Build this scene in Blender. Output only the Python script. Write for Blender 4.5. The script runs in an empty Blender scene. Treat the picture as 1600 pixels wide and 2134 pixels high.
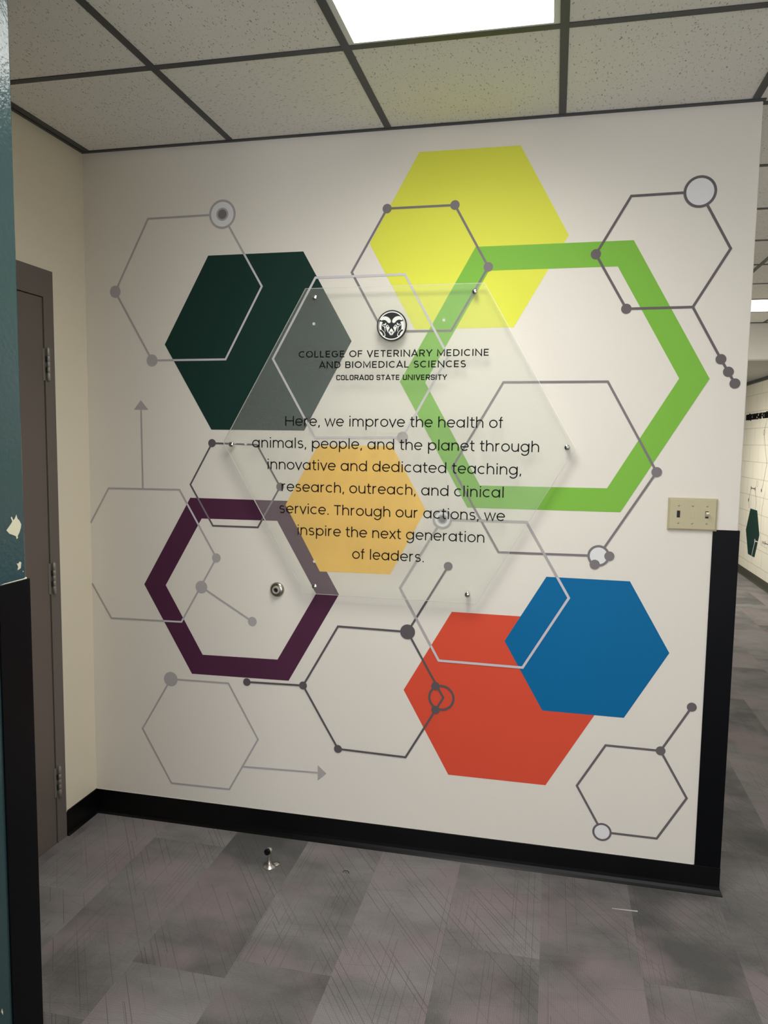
import bpy, bmesh, math, random
from math import sin, cos, pi, radians, floor
from mathutils import Matrix, Vector
random.seed(4)
sc = bpy.context.scene
COL = sc.collection

# ------------------------------------------------------------------ camera
cam_d = bpy.data.cameras.new('camera'); cam = bpy.data.objects.new('camera', cam_d); COL.objects.link(cam)
cam_d.sensor_fit = 'VERTICAL'; cam_d.sensor_height = 24.0; cam_d.lens = 1571.63 / 2134 * 24.0
cam_d.clip_start = 0.02
r_, u_, f_ = (0.97554634, 0.21933123, 0.01425317), (-0.03443442, 0.08846699, 0.99548373), (-0.21707974, 0.97163131, -0.09385619)
cam.matrix_world = Matrix(((r_[0], u_[0], -f_[0], 1.8646), (r_[1], u_[1], -f_[1], -2.7686), (r_[2], u_[2], -f_[2], 1.6025), (0, 0, 0, 1)))
sc.camera = cam
# ------------------------------------------------------------------ light and exposure
sc.view_settings.view_transform = 'Standard'; sc.view_settings.look = 'None'
sc.view_settings.gamma = 1.0; sc.view_settings.use_curve_mapping = False
sc.view_settings.exposure = -0.08
world = bpy.data.worlds.new('world'); sc.world = world; world.use_nodes = True
bg = world.node_tree.nodes['Background']; bg.inputs[0].default_value = (0.92, 0.93, 0.97, 1); bg.inputs[1].default_value = 4.0
MAIN_LIGHT, LOBBY_LIGHT, CORRIDOR_LIGHT, LOW_LIGHT = 22.0, 6.0, 16.0, 34.0
sc.cycles.max_bounces = 10; sc.cycles.diffuse_bounces = 6; sc.cycles.transparent_max_bounces = 16
sc.cycles.use_denoising = True; sc.cycles.adaptive_threshold = 0.003

W, H = 2.489, 2.72            # feature wall: length, ceiling height
TX, TY = 0.840, -1.466        # teal wall: face and far end
BX = 4.2157                   # block wall face
BACK = -6.5                   # how far the lobby runs behind the camera
SOF, LOW = 4.80, 2.395        # soffit and lower ceiling of the corridor
END = 12.0

# ------------------------------------------------------------------ materials
def lin(c): return tuple(((v / 255) / 12.92 if v / 255 <= 0.04045 else ((v / 255 + 0.055) / 1.055) ** 2.4) for v in c)
class NT:
    def __init__(s, name):
        s.m = bpy.data.materials.new(name); s.m.use_nodes = True; s.t = s.m.node_tree; s.b = s.t.nodes['Principled BSDF']
        s.out = s.t.nodes['Material Output']
    def n(s, typ, **kw):
        nd = s.t.nodes.new(typ)
        for k, v in kw.items(): setattr(nd, k, v)
        return nd
    def l(s, a, b): s.t.links.new(a, b)
    def put(s, sock, v):
        if hasattr(v, 'is_output') or isinstance(v, bpy.types.NodeSocket): s.l(v, sock)
        else: sock.default_value = v
    def math(s, op, a, b=0.0, c=0.0, clamp=False):
        nd = s.n('ShaderNodeMath', operation=op, use_clamp=clamp); s.put(nd.inputs[0], a); s.put(nd.inputs[1], b)
        if len(nd.inputs) > 2: s.put(nd.inputs[2], c)
        return nd.outputs[0]
    def comb(s, x, y, z=0.0):
        nd = s.n('ShaderNodeCombineXYZ'); s.put(nd.inputs[0], x); s.put(nd.inputs[1], y); s.put(nd.inputs[2], z); return nd.outputs[0]
    def pos(s):
        g = s.n('ShaderNodeNewGeometry'); sp = s.n('ShaderNodeSeparateXYZ'); s.l(g.outputs['Position'], sp.inputs[0]); return g.outputs['Position'], sp.outputs
    def noise(s, vec, scale, detail=2.0, rough=0.5, dist=0.0):
        nd = s.n('ShaderNodeTexNoise'); s.put(nd.inputs['Vector'], vec); nd.inputs['Scale'].default_value = scale
        nd.inputs['Detail'].default_value = detail; nd.inputs['Roughness'].default_value = rough; nd.inputs['Distortion'].default_value = dist
        return nd.outputs[0]
    def mix(s, f, a, b, blend='MIX'):
        nd = s.n('ShaderNodeMix', data_type='RGBA', blend_type=blend); s.put(nd.inputs[0], f)
        for i, v in ((6, a), (7, b)):
            if isinstance(v, tuple): nd.inputs[i].default_value = (*v[:3], 1)
            else: s.l(v, nd.inputs[i])
        return nd.outputs[2]
    def ramp(s, v, lo, hi, a=0.0, b=1.0):
        nd = s.n('ShaderNodeMapRange'); s.put(nd.inputs[0], v)
        for i, x in enumerate((lo, hi, a, b)): nd.inputs[i + 1].default_value = x
        return nd.outputs[0]
    def bump(s, h, strength, dist=0.001):
        nd = s.n('ShaderNodeBump'); nd.inputs['Strength'].default_value = strength; nd.inputs['Distance'].default_value = dist
        s.l(h, nd.inputs['Height']); s.l(nd.outputs[0], s.b.inputs['Normal'])
def plain(name, c, rough=0.5, metal=0.0, spec=0.5, orange=0.0, oscale=250.0):
    t = NT(name); t.b.inputs['Base Color'].default_value = (*c, 1); t.b.inputs['Roughness'].default_value = rough
    t.b.inputs['Metallic'].default_value = metal; t.b.inputs['Specular IOR Level'].default_value = spec
    if orange:
        p, _ = t.pos(); t.bump(t.noise(p, oscale, 2.0), orange, 0.002)
    return t.m
def emitter(name, c, s):
    t = NT(name); t.b.inputs['Base Color'].default_value = (0.8, 0.8, 0.8, 1)
    t.b.inputs['Emission Color'].default_value = (*c, 1)
    # a prismatic lens throws most of its light straight down and little sideways
    g = t.n('ShaderNodeNewGeometry'); d = t.n('ShaderNodeVectorMath', operation='DOT_PRODUCT'); t.l(g.outputs['Normal'], d.inputs[0]); t.l(g.outputs['Incoming'], d.inputs[1])
    t.l(t.math('MULTIPLY', t.math('POWER', t.math('ABSOLUTE', d.outputs['Value']), 0.9), s), t.b.inputs['Emission Strength'])
    return t.m
M = {}
M['wall'] = plain('white_wallcovering', (0.815, 0.772, 0.695), 0.55, spec=0.3, orange=0.12, oscale=160)
M['cream'] = plain('cream_paint', (0.84, 0.775, 0.63), 0.55, spec=0.3, orange=0.15, oscale=140)
M['white'] = plain('white_paint', (0.80, 0.78, 0.72), 0.6, spec=0.3)
M['teal'] = plain('teal_gloss_paint', (0.026, 0.060, 0.066), 0.20, spec=0.5, orange=0.35, oscale=110)
M['chip'] = plain('bare_plaster', (0.62, 0.60, 0.45), 0.8)
M['vinyl'] = plain('black_vinyl', (0.0022, 0.0026, 0.0036), 0.40, spec=0.10)
M['rubber'] = plain('black_rubber', (0.0028, 0.0028, 0.003), 0.34, spec=0.22)
M['olive_base'] = plain('olive_rubber_base', (0.055, 0.055, 0.04), 0.6)
M['grid'] = plain('dark_grid_paint', (0.045, 0.048, 0.052), 0.45)
M['door'] = plain('brown_grey_door_paint', (0.150, 0.125, 0.108), 0.45, spec=0.4, orange=0.05, oscale=200)
M['frame'] = plain('brown_grey_frame_paint', (0.150, 0.130, 0.118), 0.42, spec=0.4)
M['caulk'] = plain('pale_caulk', (0.8, 0.76, 0.66), 0.6)
M['steel'] = plain('satin_steel', (0.55, 0.53, 0.49), 0.32, 1.0)
M['hinge'] = plain('dull_hinge_steel', (0.36, 0.34, 0.31), 0.50, 0.7)
M['chrome'] = plain('polished_steel', (0.80, 0.79, 0.76), 0.14, 1.0)
M['nickel'] = plain('aged_nickel', (0.46, 0.44, 0.36), 0.25, 1.0)
M['grey_rubber'] = plain('grey_rubber', (0.36, 0.35, 0.29), 0.6)
M['dark'] = plain('dark_hole', (0.01, 0.009, 0.008), 0.7)
M['ivory'] = plain('ivory_plastic', (0.50, 0.44, 0.27), 0.35, spec=0.4)
M['ivory_light'] = plain('pale_ivory_plastic', (0.80, 0.76, 0.60), 0.3)
M['brass'] = plain('dull_brass', (0.40, 0.33, 0.18), 0.35, 0.8)
M['fixture'] = plain('fixture_white_enamel', (0.78, 0.79, 0.77), 0.4)
M['scuff'] = plain('white_scuff', (0.55, 0.55, 0.53), 0.8)
M['grey_ceiling'] = plain('grey_lower_ceiling', (0.36, 0.355, 0.33), 0.8)  # one even grey, darker than the tiled ceiling
M['tile_white'] = plain('tile_edge', (0.7, 0.69, 0.66), 0.8)
# print colours
for k, c in dict(yellow=(0.78, 0.80, 0.085), green=(0.22, 0.51, 0.062), dkgreen=(0.012, 0.040, 0.032), purple=(0.085, 0.025, 0.058),
                 orange=(0.98, 0.60, 0.085), red=(0.74, 0.085, 0.042), blue=(0.0, 0.145, 0.36), slate=(0.150, 0.130, 0.138),
                 slate2=(0.215, 0.195, 0.200), pale=(0.45, 0.42, 0.418), silver=(0.62, 0.60, 0.63), disc=(0.80, 0.80, 0.80), charcoal=(0.115, 0.100, 0.108),
                 core=(0.20, 0.19, 0.19)).items():
    M[k] = plain('print_' + k, c, 0.5, spec=0.15)
M['ink'] = plain('black_lettering', (0.004, 0.004, 0.005), 0.5, spec=0.12)
M['emblem_black'] = plain('emblem_black', (0.018, 0.021, 0.020), 0.5, spec=0.3)
M['emblem_white'] = plain('emblem_white', (0.86, 0.86, 0.82), 0.5)

def acrylic():
    t = NT('frosted_acrylic'); nt = t.t; nt.nodes.remove(t.b)
    tr = t.n('ShaderNodeBsdfTransparent'); tr.inputs[0].default_value = (0.99, 1.0, 0.985, 1)
    df = t.n('ShaderNodeBsdfDiffuse'); df.inputs[0].default_value = (0.99, 1.0, 0.92, 1)
    tl = t.n('ShaderNodeBsdfTranslucent'); tl.inputs[0].default_value = (0.99, 1.0, 0.95, 1)
    m0 = t.n('ShaderNodeMixShader'); m0.inputs[0].default_value = 0.15; t.l(df.outputs[0], m0.inputs[1]); t.l(tl.outputs[0], m0.inputs[2])
    m1 = t.n('ShaderNodeMixShader'); m1.inputs[0].default_value = 0.125
    t.l(tr.outputs[0], m1.inputs[1]); t.l(m0.outputs[0], m1.inputs[2])
    gl = t.n('ShaderNodeBsdfGlossy'); gl.inputs['Roughness'].default_value = 0.22
    fr = t.n('ShaderNodeFresnel'); fr.inputs[0].default_value = 1.40
    fm = t.math('MULTIPLY', fr.outputs[0], 0.3)
    m2 = t.n('ShaderNodeMixShader'); t.l(fm, m2.inputs[0]); t.l(m1.outputs[0], m2.inputs[1]); t.l(gl.outputs[0], m2.inputs[2])
    t.l(m2.outputs[0], t.out.inputs[0])
    return t.m
def clear_back():
    t = NT('clear_acrylic'); t.t.nodes.remove(t.b)
    tr = t.n('ShaderNodeBsdfTransparent'); t.l(tr.outputs[0], t.out.inputs[0]); return t.m
def edge_mat():
    t = NT('whitened_acrylic_edge'); t.t.nodes.remove(t.b)
    tr = t.n('ShaderNodeBsdfTransparent'); tr.inputs[0].default_value = (0.9, 0.95, 0.9, 1)
    df = t.n('ShaderNodeBsdfDiffuse'); df.inputs[0].default_value = (0.85, 0.87, 0.80, 1)  # opaque white put in for the lit edge and its shadow band
    m1 = t.n('ShaderNodeMixShader'); m1.inputs[0].default_value = 0.95
    t.l(tr.outputs[0], m1.inputs[1]); t.l(df.outputs[0], m1.inputs[2]); t.l(m1.outputs[0], t.out.inputs[0])
    return t.m
M['acrylic'] = acrylic(); M['edge'] = edge_mat(); M['clear'] = clear_back()

def tile_mat(name, ang):
    t = NT(name); p, o = t.pos()
    ca, sa = cos(ang), sin(ang)
    x = t.math('ADD', t.math('MULTIPLY', o[0], ca), t.math('MULTIPLY', o[1], sa))
    y = t.math('SUBTRACT', t.math('MULTIPLY', o[1], ca), t.math('MULTIPLY', o[0], sa))
    base = t.comb(x, y)
    wob = t.noise(base, 80.0, 2.0)
    xx = t.math('ADD', t.math('MULTIPLY', x, 150.0), t.math('MULTIPLY', wob, 2.6))
    yy = t.math('ADD', t.math('MULTIPLY', y, 46.0), t.math('MULTIPLY', wob, 0.9))
    v = t.n('ShaderNodeTexVoronoi', feature='F1', voronoi_dimensions='2D'); t.l(t.comb(xx, yy), v.inputs['Vector']); v.inputs['Scale'].default_value = 1.0
    sep = t.n('ShaderNodeSeparateColor'); t.l(v.outputs['Color'], sep.inputs[0])
    size = t.ramp(sep.outputs[0], 0.35, 1.0, 0.0, 0.22)
    worm = t.ramp(t.math('SUBTRACT', v.outputs['Distance'], size), -0.03, 0.03, 1.0, 0.0)
    worm = t.math('MULTIPLY', worm, t.math('GREATER_THAN', sep.outputs[0], 0.40))
    pin = t.ramp(t.noise(base, 420.0, 1.0), 0.60, 0.72, 0.0, 0.30)
    dark = t.math('MAXIMUM', t.math('MULTIPLY', worm, 0.62), pin)
    col = t.mix(dark, (0.90, 0.885, 0.855), (0.16, 0.15, 0.13))
    t.l(col, t.b.inputs['Base Color']); t.b.inputs['Roughness'].default_value = 0.9; t.b.inputs['Specular IOR Level'].default_value = 0.1
    t.bump(t.math('SUBTRACT', 1.0, dark), 0.35, 0.002)
    return t.m
M['tile_a'] = tile_mat('fissured_tile', radians(24)); M['tile_b'] = tile_mat('fissured_tile_turned', radians(100))

def carpet():
    t = NT('carpet_planks'); p, o = t.pos(); x, y = o[0], o[1]
    pw, pl = 0.305, 0.915
    u = t.math('DIVIDE', t.math('SUBTRACT', x, 0.045), pw); ix = t.math('FLOOR', u)
    wn = t.n('ShaderNodeTexWhiteNoise', noise_dimensions='1D'); t.l(ix, wn.inputs['W'])
    v = t.math('ADD', t.math('DIVIDE', y, pl), wn.outputs['Value']); iy = t.math('FLOOR', v)
    w2 = t.n('ShaderNodeTexWhiteNoise', noise_dimensions='2D'); t.l(t.comb(ix, iy), w2.inputs['Vector'])
    rnd = w2.outputs['Value']; sepc = t.n('ShaderNodeSeparateColor'); t.l(w2.outputs['Color'], sepc.inputs[0])
    off = t.math('MULTIPLY', rnd, 37.0)
    # plank tone with drifting blotches
    bl = t.noise(t.comb(t.math('ADD', x, off), t.math('MULTIPLY', y, 1.6), off), 2.6, 4.0, 0.55)
    grain = t.noise(t.comb(t.math('MULTIPLY', x, 4.0), y, off), 95.0, 3.0, 0.65)
    tone = t.math('ADD', t.math('MULTIPLY', t.math('SUBTRACT', rnd, 0.5), 0.72), t.math('MULTIPLY', t.math('SUBTRACT', bl, 0.5), 2.2))
    tone = t.math('ADD', t.math('ADD', tone, 0.46), t.math('MULTIPLY', t.math('SUBTRACT', grain, 0.5), 0.55), clamp=True)
    c = t.mix(tone, (0.082, 0.080, 0.077), (0.250, 0.238, 0.235))
    pk = t.noise(t.comb(x, y, t.math('ADD', off, 5.0)), 3.3, 3.0, 0.5)
    c = t.mix(t.ramp(pk, 0.48, 0.66, 0.0, 0.72), c, (0.250, 0.200, 0.210))
    # woven ribs
    rib = t.math('SINE', t.math('MULTIPLY', x, 2 * pi / 0.0062)); rib2 = t.math('SINE', t.math('MULTIPLY', y, 2 * pi / 0.0085))
    ribs = t.math('ADD', t.math('MULTIPLY', rib, 0.06), t.math('MULTIPLY', rib2, 0.035))
    c = t.mix(t.math('ADD', 0.10, ribs, clamp=True), c, (0.03, 0.028, 0.03))
    # thin scratched lines in three bearings
    lines = None
    for k, (deg, cw, sl, wd, on, st) in enumerate(((1, .017, .42, .0010, .58, .55), (145, .021, .46, .0011, .56, .72), (145, .034, .33, .0008, .60, .55), (82, .028, .36, .0008, .62, .38), (108, .041, .5, .0008, .60, .34))):
        a = radians(deg); dx, dy = sin(a), cos(a); o2 = t.math('ADD', off, 7.3 * k)
        al = t.math('ADD', t.math('MULTIPLY', x, dx), t.math('MULTIPLY', y, dy))
        ac = t.math('SUBTRACT', t.math('MULTIPLY', x, dy), t.math('MULTIPLY', y, dx))
        ac = t.math('ADD', ac, t.math('MULTIPLY', al, .02))
        uu = t.math('ADD', t.math('DIVIDE', ac, cw), 400.0); iu = t.math('FLOOR', uu); fu = t.math('SUBTRACT', uu, iu)
        w1_ = t.n('ShaderNodeTexWhiteNoise', noise_dimensions='2D'); t.l(t.comb(iu, o2), w1_.inputs['Vector']); sp1 = t.n('ShaderNodeSeparateColor'); t.l(w1_.outputs['Color'], sp1.inputs[0])
        vv = t.math('ADD', t.math('DIVIDE', al, sl), t.math('MULTIPLY', sp1.outputs[0], 9.0)); iv = t.math('FLOOR', vv)
        w3_ = t.n('ShaderNodeTexWhiteNoise', noise_dimensions='3D'); t.l(t.comb(iu, iv, o2), w3_.inputs['Vector'])
        pos_ = t.math('ADD', t.math('MULTIPLY', sp1.outputs[1], 0.7), 0.15)
        dd = t.math('MULTIPLY', t.math('ABSOLUTE', t.math('SUBTRACT', fu, pos_)), cw)
        thin = t.ramp(dd, wd * .4, wd * 1.05, 1.0, 0.0)
        gate = t.ramp(t.noise(t.comb(t.math('MULTIPLY', ac, 6.0), t.math('MULTIPLY', al, 1.8), o2), 1.0, 1.0), 0.42, 0.56, 0.10, 1.0)
        li = t.math('MULTIPLY', t.math('MULTIPLY', t.math('MULTIPLY', thin, t.math('GREATER_THAN', w3_.outputs['Value'], on)), gate), st)
        lines = li if lines is None else t.math('MAXIMUM', lines, li)
    c = t.mix(lines, c, (0.035, 0.028, 0.032))
    t.l(c, t.b.inputs['Base Color']); t.b.inputs['Roughness'].default_value = 0.85; t.b.inputs['Specular IOR Level'].default_value = 0.25
    t.b.inputs['Sheen Weight'].default_value = 0.15
    t.bump(t.math('ADD', grain, t.math('MULTIPLY', ribs, 2.0)), 0.35, 0.002)
    return t.m
M['carpet'] = carpet()

def block():
    t = NT('painted_concrete_block'); p, o = t.pos()
    b = t.n('ShaderNodeTexBrick'); b.offset = 0.5
    t.l(t.comb(o[1], t.math('SUBTRACT', o[2], 0.006)), b.inputs['Vector']); b.inputs['Scale'].default_value = 1.0
    b.inputs['Color1'].default_value = (0.80, 0.77, 0.67, 1); b.inputs['Color2'].default_value = (0.77, 0.74, 0.645, 1); b.inputs['Mortar'].default_value = (0.60, 0.57, 0.47, 1)
    b.inputs['Mortar Size'].default_value = 0.006; b.inputs['Mortar Smooth'].default_value = 0.3; b.inputs['Brick Width'].default_value = 0.406; b.inputs['Row Height'].default_value = 0.2013
    t.l(b.outputs['Color'], t.b.inputs['Base Color']); t.b.inputs['Roughness'].default_value = 0.6
    t.bump(b.outputs['Fac'], -0.6, 0.004)
    return t.m
M['block'] = block()

# ------------------------------------------------------------------ mesh helpers
class MB:
    """collects polygons and makes one mesh object of them"""
    def __init__(s): s.v = []; s.f = []; s.mi = []
    def poly(s, pts, mi=0):
        i = len(s.v); s.v += [tuple(p) for p in pts]; s.f.append(list(range(i, i + len(pts)))); s.mi.append(mi); return s
    def box(s, x0, x1, y0, y1, z0, z1, mi=0):
        p = [(x, y, z) for z in (z0, z1) for y in (y0, y1) for x in (x0, x1)]
        for q in ((0, 2, 3, 1), (4, 5, 7, 6), (0, 1, 5, 4), (2, 6, 7, 3), (0, 4, 6, 2), (1, 3, 7, 5)): s.poly([p[k] for k in q], mi)
        return s
    def xz(s, pts, y, mi=0): # flat shape on a plane facing -y
        a = sum(pts[k][0] * pts[(k + 1) % len(pts)][1] - pts[(k + 1) % len(pts)][0] * pts[k][1] for k in range(len(pts)))
        if a < 0: pts = pts[::-1]
        return s.poly([(q[0], y, q[1]) for q in pts], mi)
    def prism(s, pts, y0, y1, mi=0, side=None, back=None): # solid from an x,z outline, front face at y0 (nearest the camera)
        a = sum(pts[k][0] * pts[(k + 1) % len(pts)][1] - pts[(k + 1) % len(pts)][0] * pts[k][1] for k in range(len(pts)))
        if a < 0: pts = pts[::-1]
        n = len(pts); s.xz(pts, y0, mi); s.poly([(q[0], y1, q[1]) for q in pts[::-1]], mi if back is None else back)
        for k in range(n):
            a, b = pts[k], pts[(k + 1) % n]
            s.poly([(a[0], y0, a[1]), (a[0], y1, a[1]), (b[0], y1, b[1]), (b[0], y0, b[1])], mi if side is None else side)
        return s
    def lathe(s, prof, origin, axis, seg=32, mi=0): # prof: (radius, distance along axis)
        ax = Vector(axis).normalized(); t1 = ax.orthogonal().normalized(); t2 = ax.cross(t1); o = Vector(origin)
        P = lambda r, h, k: o + ax * h + (t1 * cos(2 * pi * k / seg) + t2 * sin(2 * pi * k / seg)) * r
        for (r0, h0), (r1, h1) in zip(prof, prof[1:]):
            for k in range(seg):
                q = [P(r0, h0, k), P(r0, h0, k + 1), P(r1, h1, k + 1), P(r1, h1, k)]
                if r0 < 1e-6: q = q[1:]
                elif r1 < 1e-6: q = q[:3]
                s.poly(q, mi)
        return s
    def sweep(s, path, prof, mi=0): # prof (d, z): d to the right of travel in plan
        n = len(path); rings = []
        for i, p in enumerate(path):
            def nrm(a, b): d = Vector((b[0] - a[0], b[1] - a[1])).normalized(); return Vector((d.y, -d.x))
            if i == 0: m = nrm(path[0], path[1])
            elif i == n - 1: m = nrm(path[-2], path[-1])
            else:
                a, b = nrm(path[i - 1], p), nrm(p, path[i + 1]); m = (a + b) / (1 + a.dot(b))
            rings.append([(p[0] + m.x * d, p[1] + m.y * d, z) for d, z in prof])
        for A, B in zip(rings, rings[1:]):
            for k in range(len(prof) - 1): s.poly([A[k], A[k + 1], B[k + 1], B[k]], mi)
        s.poly(rings[0], mi); s.poly(rings[-1][::-1], mi)
        return s
    def build(s, name, mats, parent=None, smooth=False, merge=True):
        me = bpy.data.meshes.new(name); me.from_pydata(s.v, [], s.f)
        mats = mats if isinstance(mats, (list, tuple)) else [mats]
        for m in mats: me.materials.append(M[m] if isinstance(m, str) else m)
        for p, mi in zip(me.polygons, s.mi): p.material_index = mi
        if merge:
            bm = bmesh.new(); bm.from_mesh(me); bmesh.ops.remove_doubles(bm, verts=bm.verts, dist=1e-5)
            if smooth: bmesh.ops.recalc_face_normals(bm, faces=bm.faces)
            bm.to_mesh(me); bm.free()
        if smooth:
            for p in me.polygons: p.use_smooth = True
            try: me.set_sharp_from_angle(angle=radians(38))
            except Exception: pass
        o = bpy.data.objects.new(name, me); COL.objects.link(o)
        if parent is not None: o.parent = parent
        return o
def bevel(o, w, seg=2):
    m = o.modifiers.new('bevel', 'BEVEL'); m.width = w; m.segments = seg; m.limit_method = 'ANGLE'; return o
def thing(name, label, cat, group=None):
    o = bpy.data.objects.new(name, None); o.empty_display_size = 0.05; COL.objects.link(o); o['label'] = label; o['category'] = cat
    if group: o['group'] = group
    return o
def tag(o, label, cat, group=None):
    o['label'] = label; o['category'] = cat
    if group: o['group'] = group
    return o
def struct(o, label=None, cat=None):
    o['kind'] = 'structure'
    if label: o['label'] = label
    if cat: o['category'] = cat
    return o
def lab(o, label): o['label'] = label; return o
def circle(c, r, n=40): return [(c[0] + r * cos(2 * pi * k / n), c[1] + r * sin(2 * pi * k / n)) for k in range(n)]
def annulus(mb, c, r0, r1, y, mi=0, n=56):
    a, b = circle(c, r0, n), circle(c, r1, n)
    for k in range(n): mb.xz([a[k], a[(k + 1) % n], b[(k + 1) % n], b[k]], y, mi)
def clip(poly, conv):
    a = sum(conv[k][0] * conv[(k + 1) % len(conv)][1] - conv[(k + 1) % len(conv)][0] * conv[k][1] for k in range(len(conv)))
    if a < 0: conv = conv[::-1]
    out = list(poly)
    for k in range(len(conv)):
        A, B = conv[k], conv[(k + 1) % len(conv)]; src, out = out, []
        side = lambda p: (B[0] - A[0]) * (p[1] - A[1]) - (B[1] - A[1]) * (p[0] - A[0])
        for i in range(len(src)):
            P, Q = src[i], src[(i + 1) % len(src)]; sp, sq = side(P), side(Q)
            if sp >= 0: out.append(P)
            if (sp >= 0) != (sq >= 0):
                t = sp / (sp - sq); out.append((P[0] + t * (Q[0] - P[0]), P[1] + t * (Q[1] - P[1])))
        if len(out) < 3: return []
    return out
def ribbon(pts, w, closed=False):
    """quads of a stroke of width w along a polyline, mitred at its corners"""
    n = len(pts); L, R = [], []
    for i in range(n):
        p = Vector(pts[i])
        def d(a, b): return (Vector(b) - Vector(a)).normalized()
        if closed or 0 < i < n - 1:
            a, b = d(pts[i - 1], pts[i]), d(pts[i], pts[(i + 1) % n])
            na, nb = Vector((-a.y, a.x)), Vector((-b.y, b.x)); k = 1 + na.dot(nb)
            m = (na + nb) / max(k, 0.28)
        else:
            a = d(pts[0], pts[1]) if i == 0 else d(pts[-2], pts[-1]); m = Vector((-a.y, a.x))
        L.append(tuple(p + m * w / 2)); R.append(tuple(p - m * w / 2))
    return [[L[i], L[(i + 1) % n], R[(i + 1) % n], R[i]] for i in range(n if closed else n - 1)]

# ------------------------------------------------------------------ the setting
fl = MB().poly([(-0.3, BACK, 0), (BX + .1, BACK, 0), (BX + .1, END, 0), (-0.3, END, 0)]).build('floor', 'carpet'); struct(fl, 'grey and mauve carpet planks with thin scratched lines', 'floor')
sm = MB()
sm.poly([(2.115, -0.178, .0006), (2.2006, -0.176, .0006), (2.2006, -0.169, .0006), (2.115, -0.175, .0006)])
lab(sm.build('scuff_mark', 'scuff', fl), 'short white scuff on the carpet near the wall corner')
w1 = MB().box(-.12, W, 0, 0.12, 0, H + .1).build('wall_back', 'wall'); bevel(w1, .003); struct(w1, 'white feature wall carrying the printed hexagons', 'wall')
seam = MB().box(1.2755, 1.2767, -0.00012, 0.0, 0.1, H).build('wallcovering_seam', 'white', w1); lab(seam, 'faint vertical seam of the wallcovering')
struct(MB().box(-0.12, 0, -.2103, 0.0, 0, H + .1).box(-.12, 0, TY - .12, -1.242, 0, H + .1).box(-.12, 0, -1.242, -.2103, 2.216, H + .1).build('wall_left', 'cream'), 'cream wall of the alcove around the grey door', 'wall')
tw = MB().box(0, TX, BACK, TY, 0, H + .1).build('wall_front', 'teal'); bevel(tw, .004); struct(tw, 'glossy teal painted wall nearest the camera on the left', 'wall')
def chip(pts, name='paint_chip'):
    mb = MB(); mb.poly([(TX + .0005, y, z) for y, z in pts]); return mb.build(name, 'chip', tw)
cy, cz = -1.4965, 1.428
lab(chip([(-1.519, 1.4205), (-1.508, 1.430), (-1.502, 1.436), (-1.506, 1.444), (-1.503, 1.4455), (-1.499, 1.438), (-1.495, 1.441), (-1.490, 1.4485), (-1.487, 1.440),
      (-1.482, 1.436), (-1.477, 1.428), (-1.4785, 1.421), (-1.483, 1.412), (-1.488, 1.406), (-1.4875, 1.402), (-1.4915, 1.400), (-1.493, 1.406), (-1.503, 1.410), (-1.511, 1.413)]), 'large ragged bare patch in the teal paint')
lab(chip([(-1.4935, 1.352), (-1.489, 1.351), (-1.485, 1.3545), (-1.480, 1.352), (-1.4815, 1.346), (-1.482, 1.341), (-1.487, 1.339), (-1.492, 1.3385), (-1.4895, 1.345)]), 'small bare patch in the teal paint')
lab(chip([(-1.4775, 1.3335), (-1.4745, 1.3345), (-1.475, 1.3315)]), 'tiny bare fleck in the teal paint')
lab(chip([(-1.573, .462), (-1.5775, .472), (-1.575, .4775), (-1.5725, .468)]), 'small white nick low in the teal paint')
struct(MB().box(W - .12, W, 0.12, SOF, 0, H + .1).build('wall_corridor', 'white'), 'white corridor wall behind the feature wall', 'wall')
struct(MB().box(BX, BX + .1, BACK, END, 0, H + .1).build('wall_right', 'block'), 'cream painted concrete block wall of the corridor', 'wall')
struct(MB().box(W - .12, BX, END, END + .1, 0, H).build('wall_end', 'white'), 'white wall at the end of the corridor', 'wall')
struct(MB().box(W - .12, W, SOF, END, 0, LOW).build('wall_far', 'white'), 'white wall of the far corridor', 'wall')
struct(MB().box(W - .12, BX, SOF, SOF + .12, LOW, H + .1).build('wall_soffit', 'white'), 'white soffit dropping from the ceiling across the corridor', 'soffit')
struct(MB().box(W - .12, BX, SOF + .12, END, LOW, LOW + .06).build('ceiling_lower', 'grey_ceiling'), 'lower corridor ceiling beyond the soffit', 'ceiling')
struct(MB().box(BX - .03, BX, SOF + .12, END, LOW - .035, LOW).build('trim_5', 'grid'), 'dark angle between block wall and lower ceiling', 'trim')

XL = [0.029, 0.6345, 1.2441, 1.8537, 2.4633, 3.0729, 3.6825]
YL = [-0.575 + 0.5975 * k for k in range(-10, 10)]
FIX = {(2, 9): 'near', (2, 8): 'near'}
lights = []   # (x0, x1, y0, y1)
def cell_free(i, j): return True
MAIN = (XL[2], XL[3], YL[8], YL[10])          # 2 x 4 ft fixture over the wall
HALL = (XL[5], XL[6], YL[17], YL[18])         # fixture down the corridor
LOB1 = (XL[5], XL[6], YL[6], YL[8])
LOB2 = (XL[2], XL[3], YL[3], YL[5])
LOB3 = (XL[5], XL[6], YL[1], YL[3])
HALL2 = (XL[5], XL[6], YL[12], YL[13])
ALLF = [MAIN, HALL, LOB1, LOB2, LOB3, HALL2]
cm = MB(); xs = [0.0] + XL + [BX]; ys = [BACK] + YL + [SOF]
ys = sorted(set(y for y in ys if y >= BACK))
TZ = H + .003
rr = random.Random(11)
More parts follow.
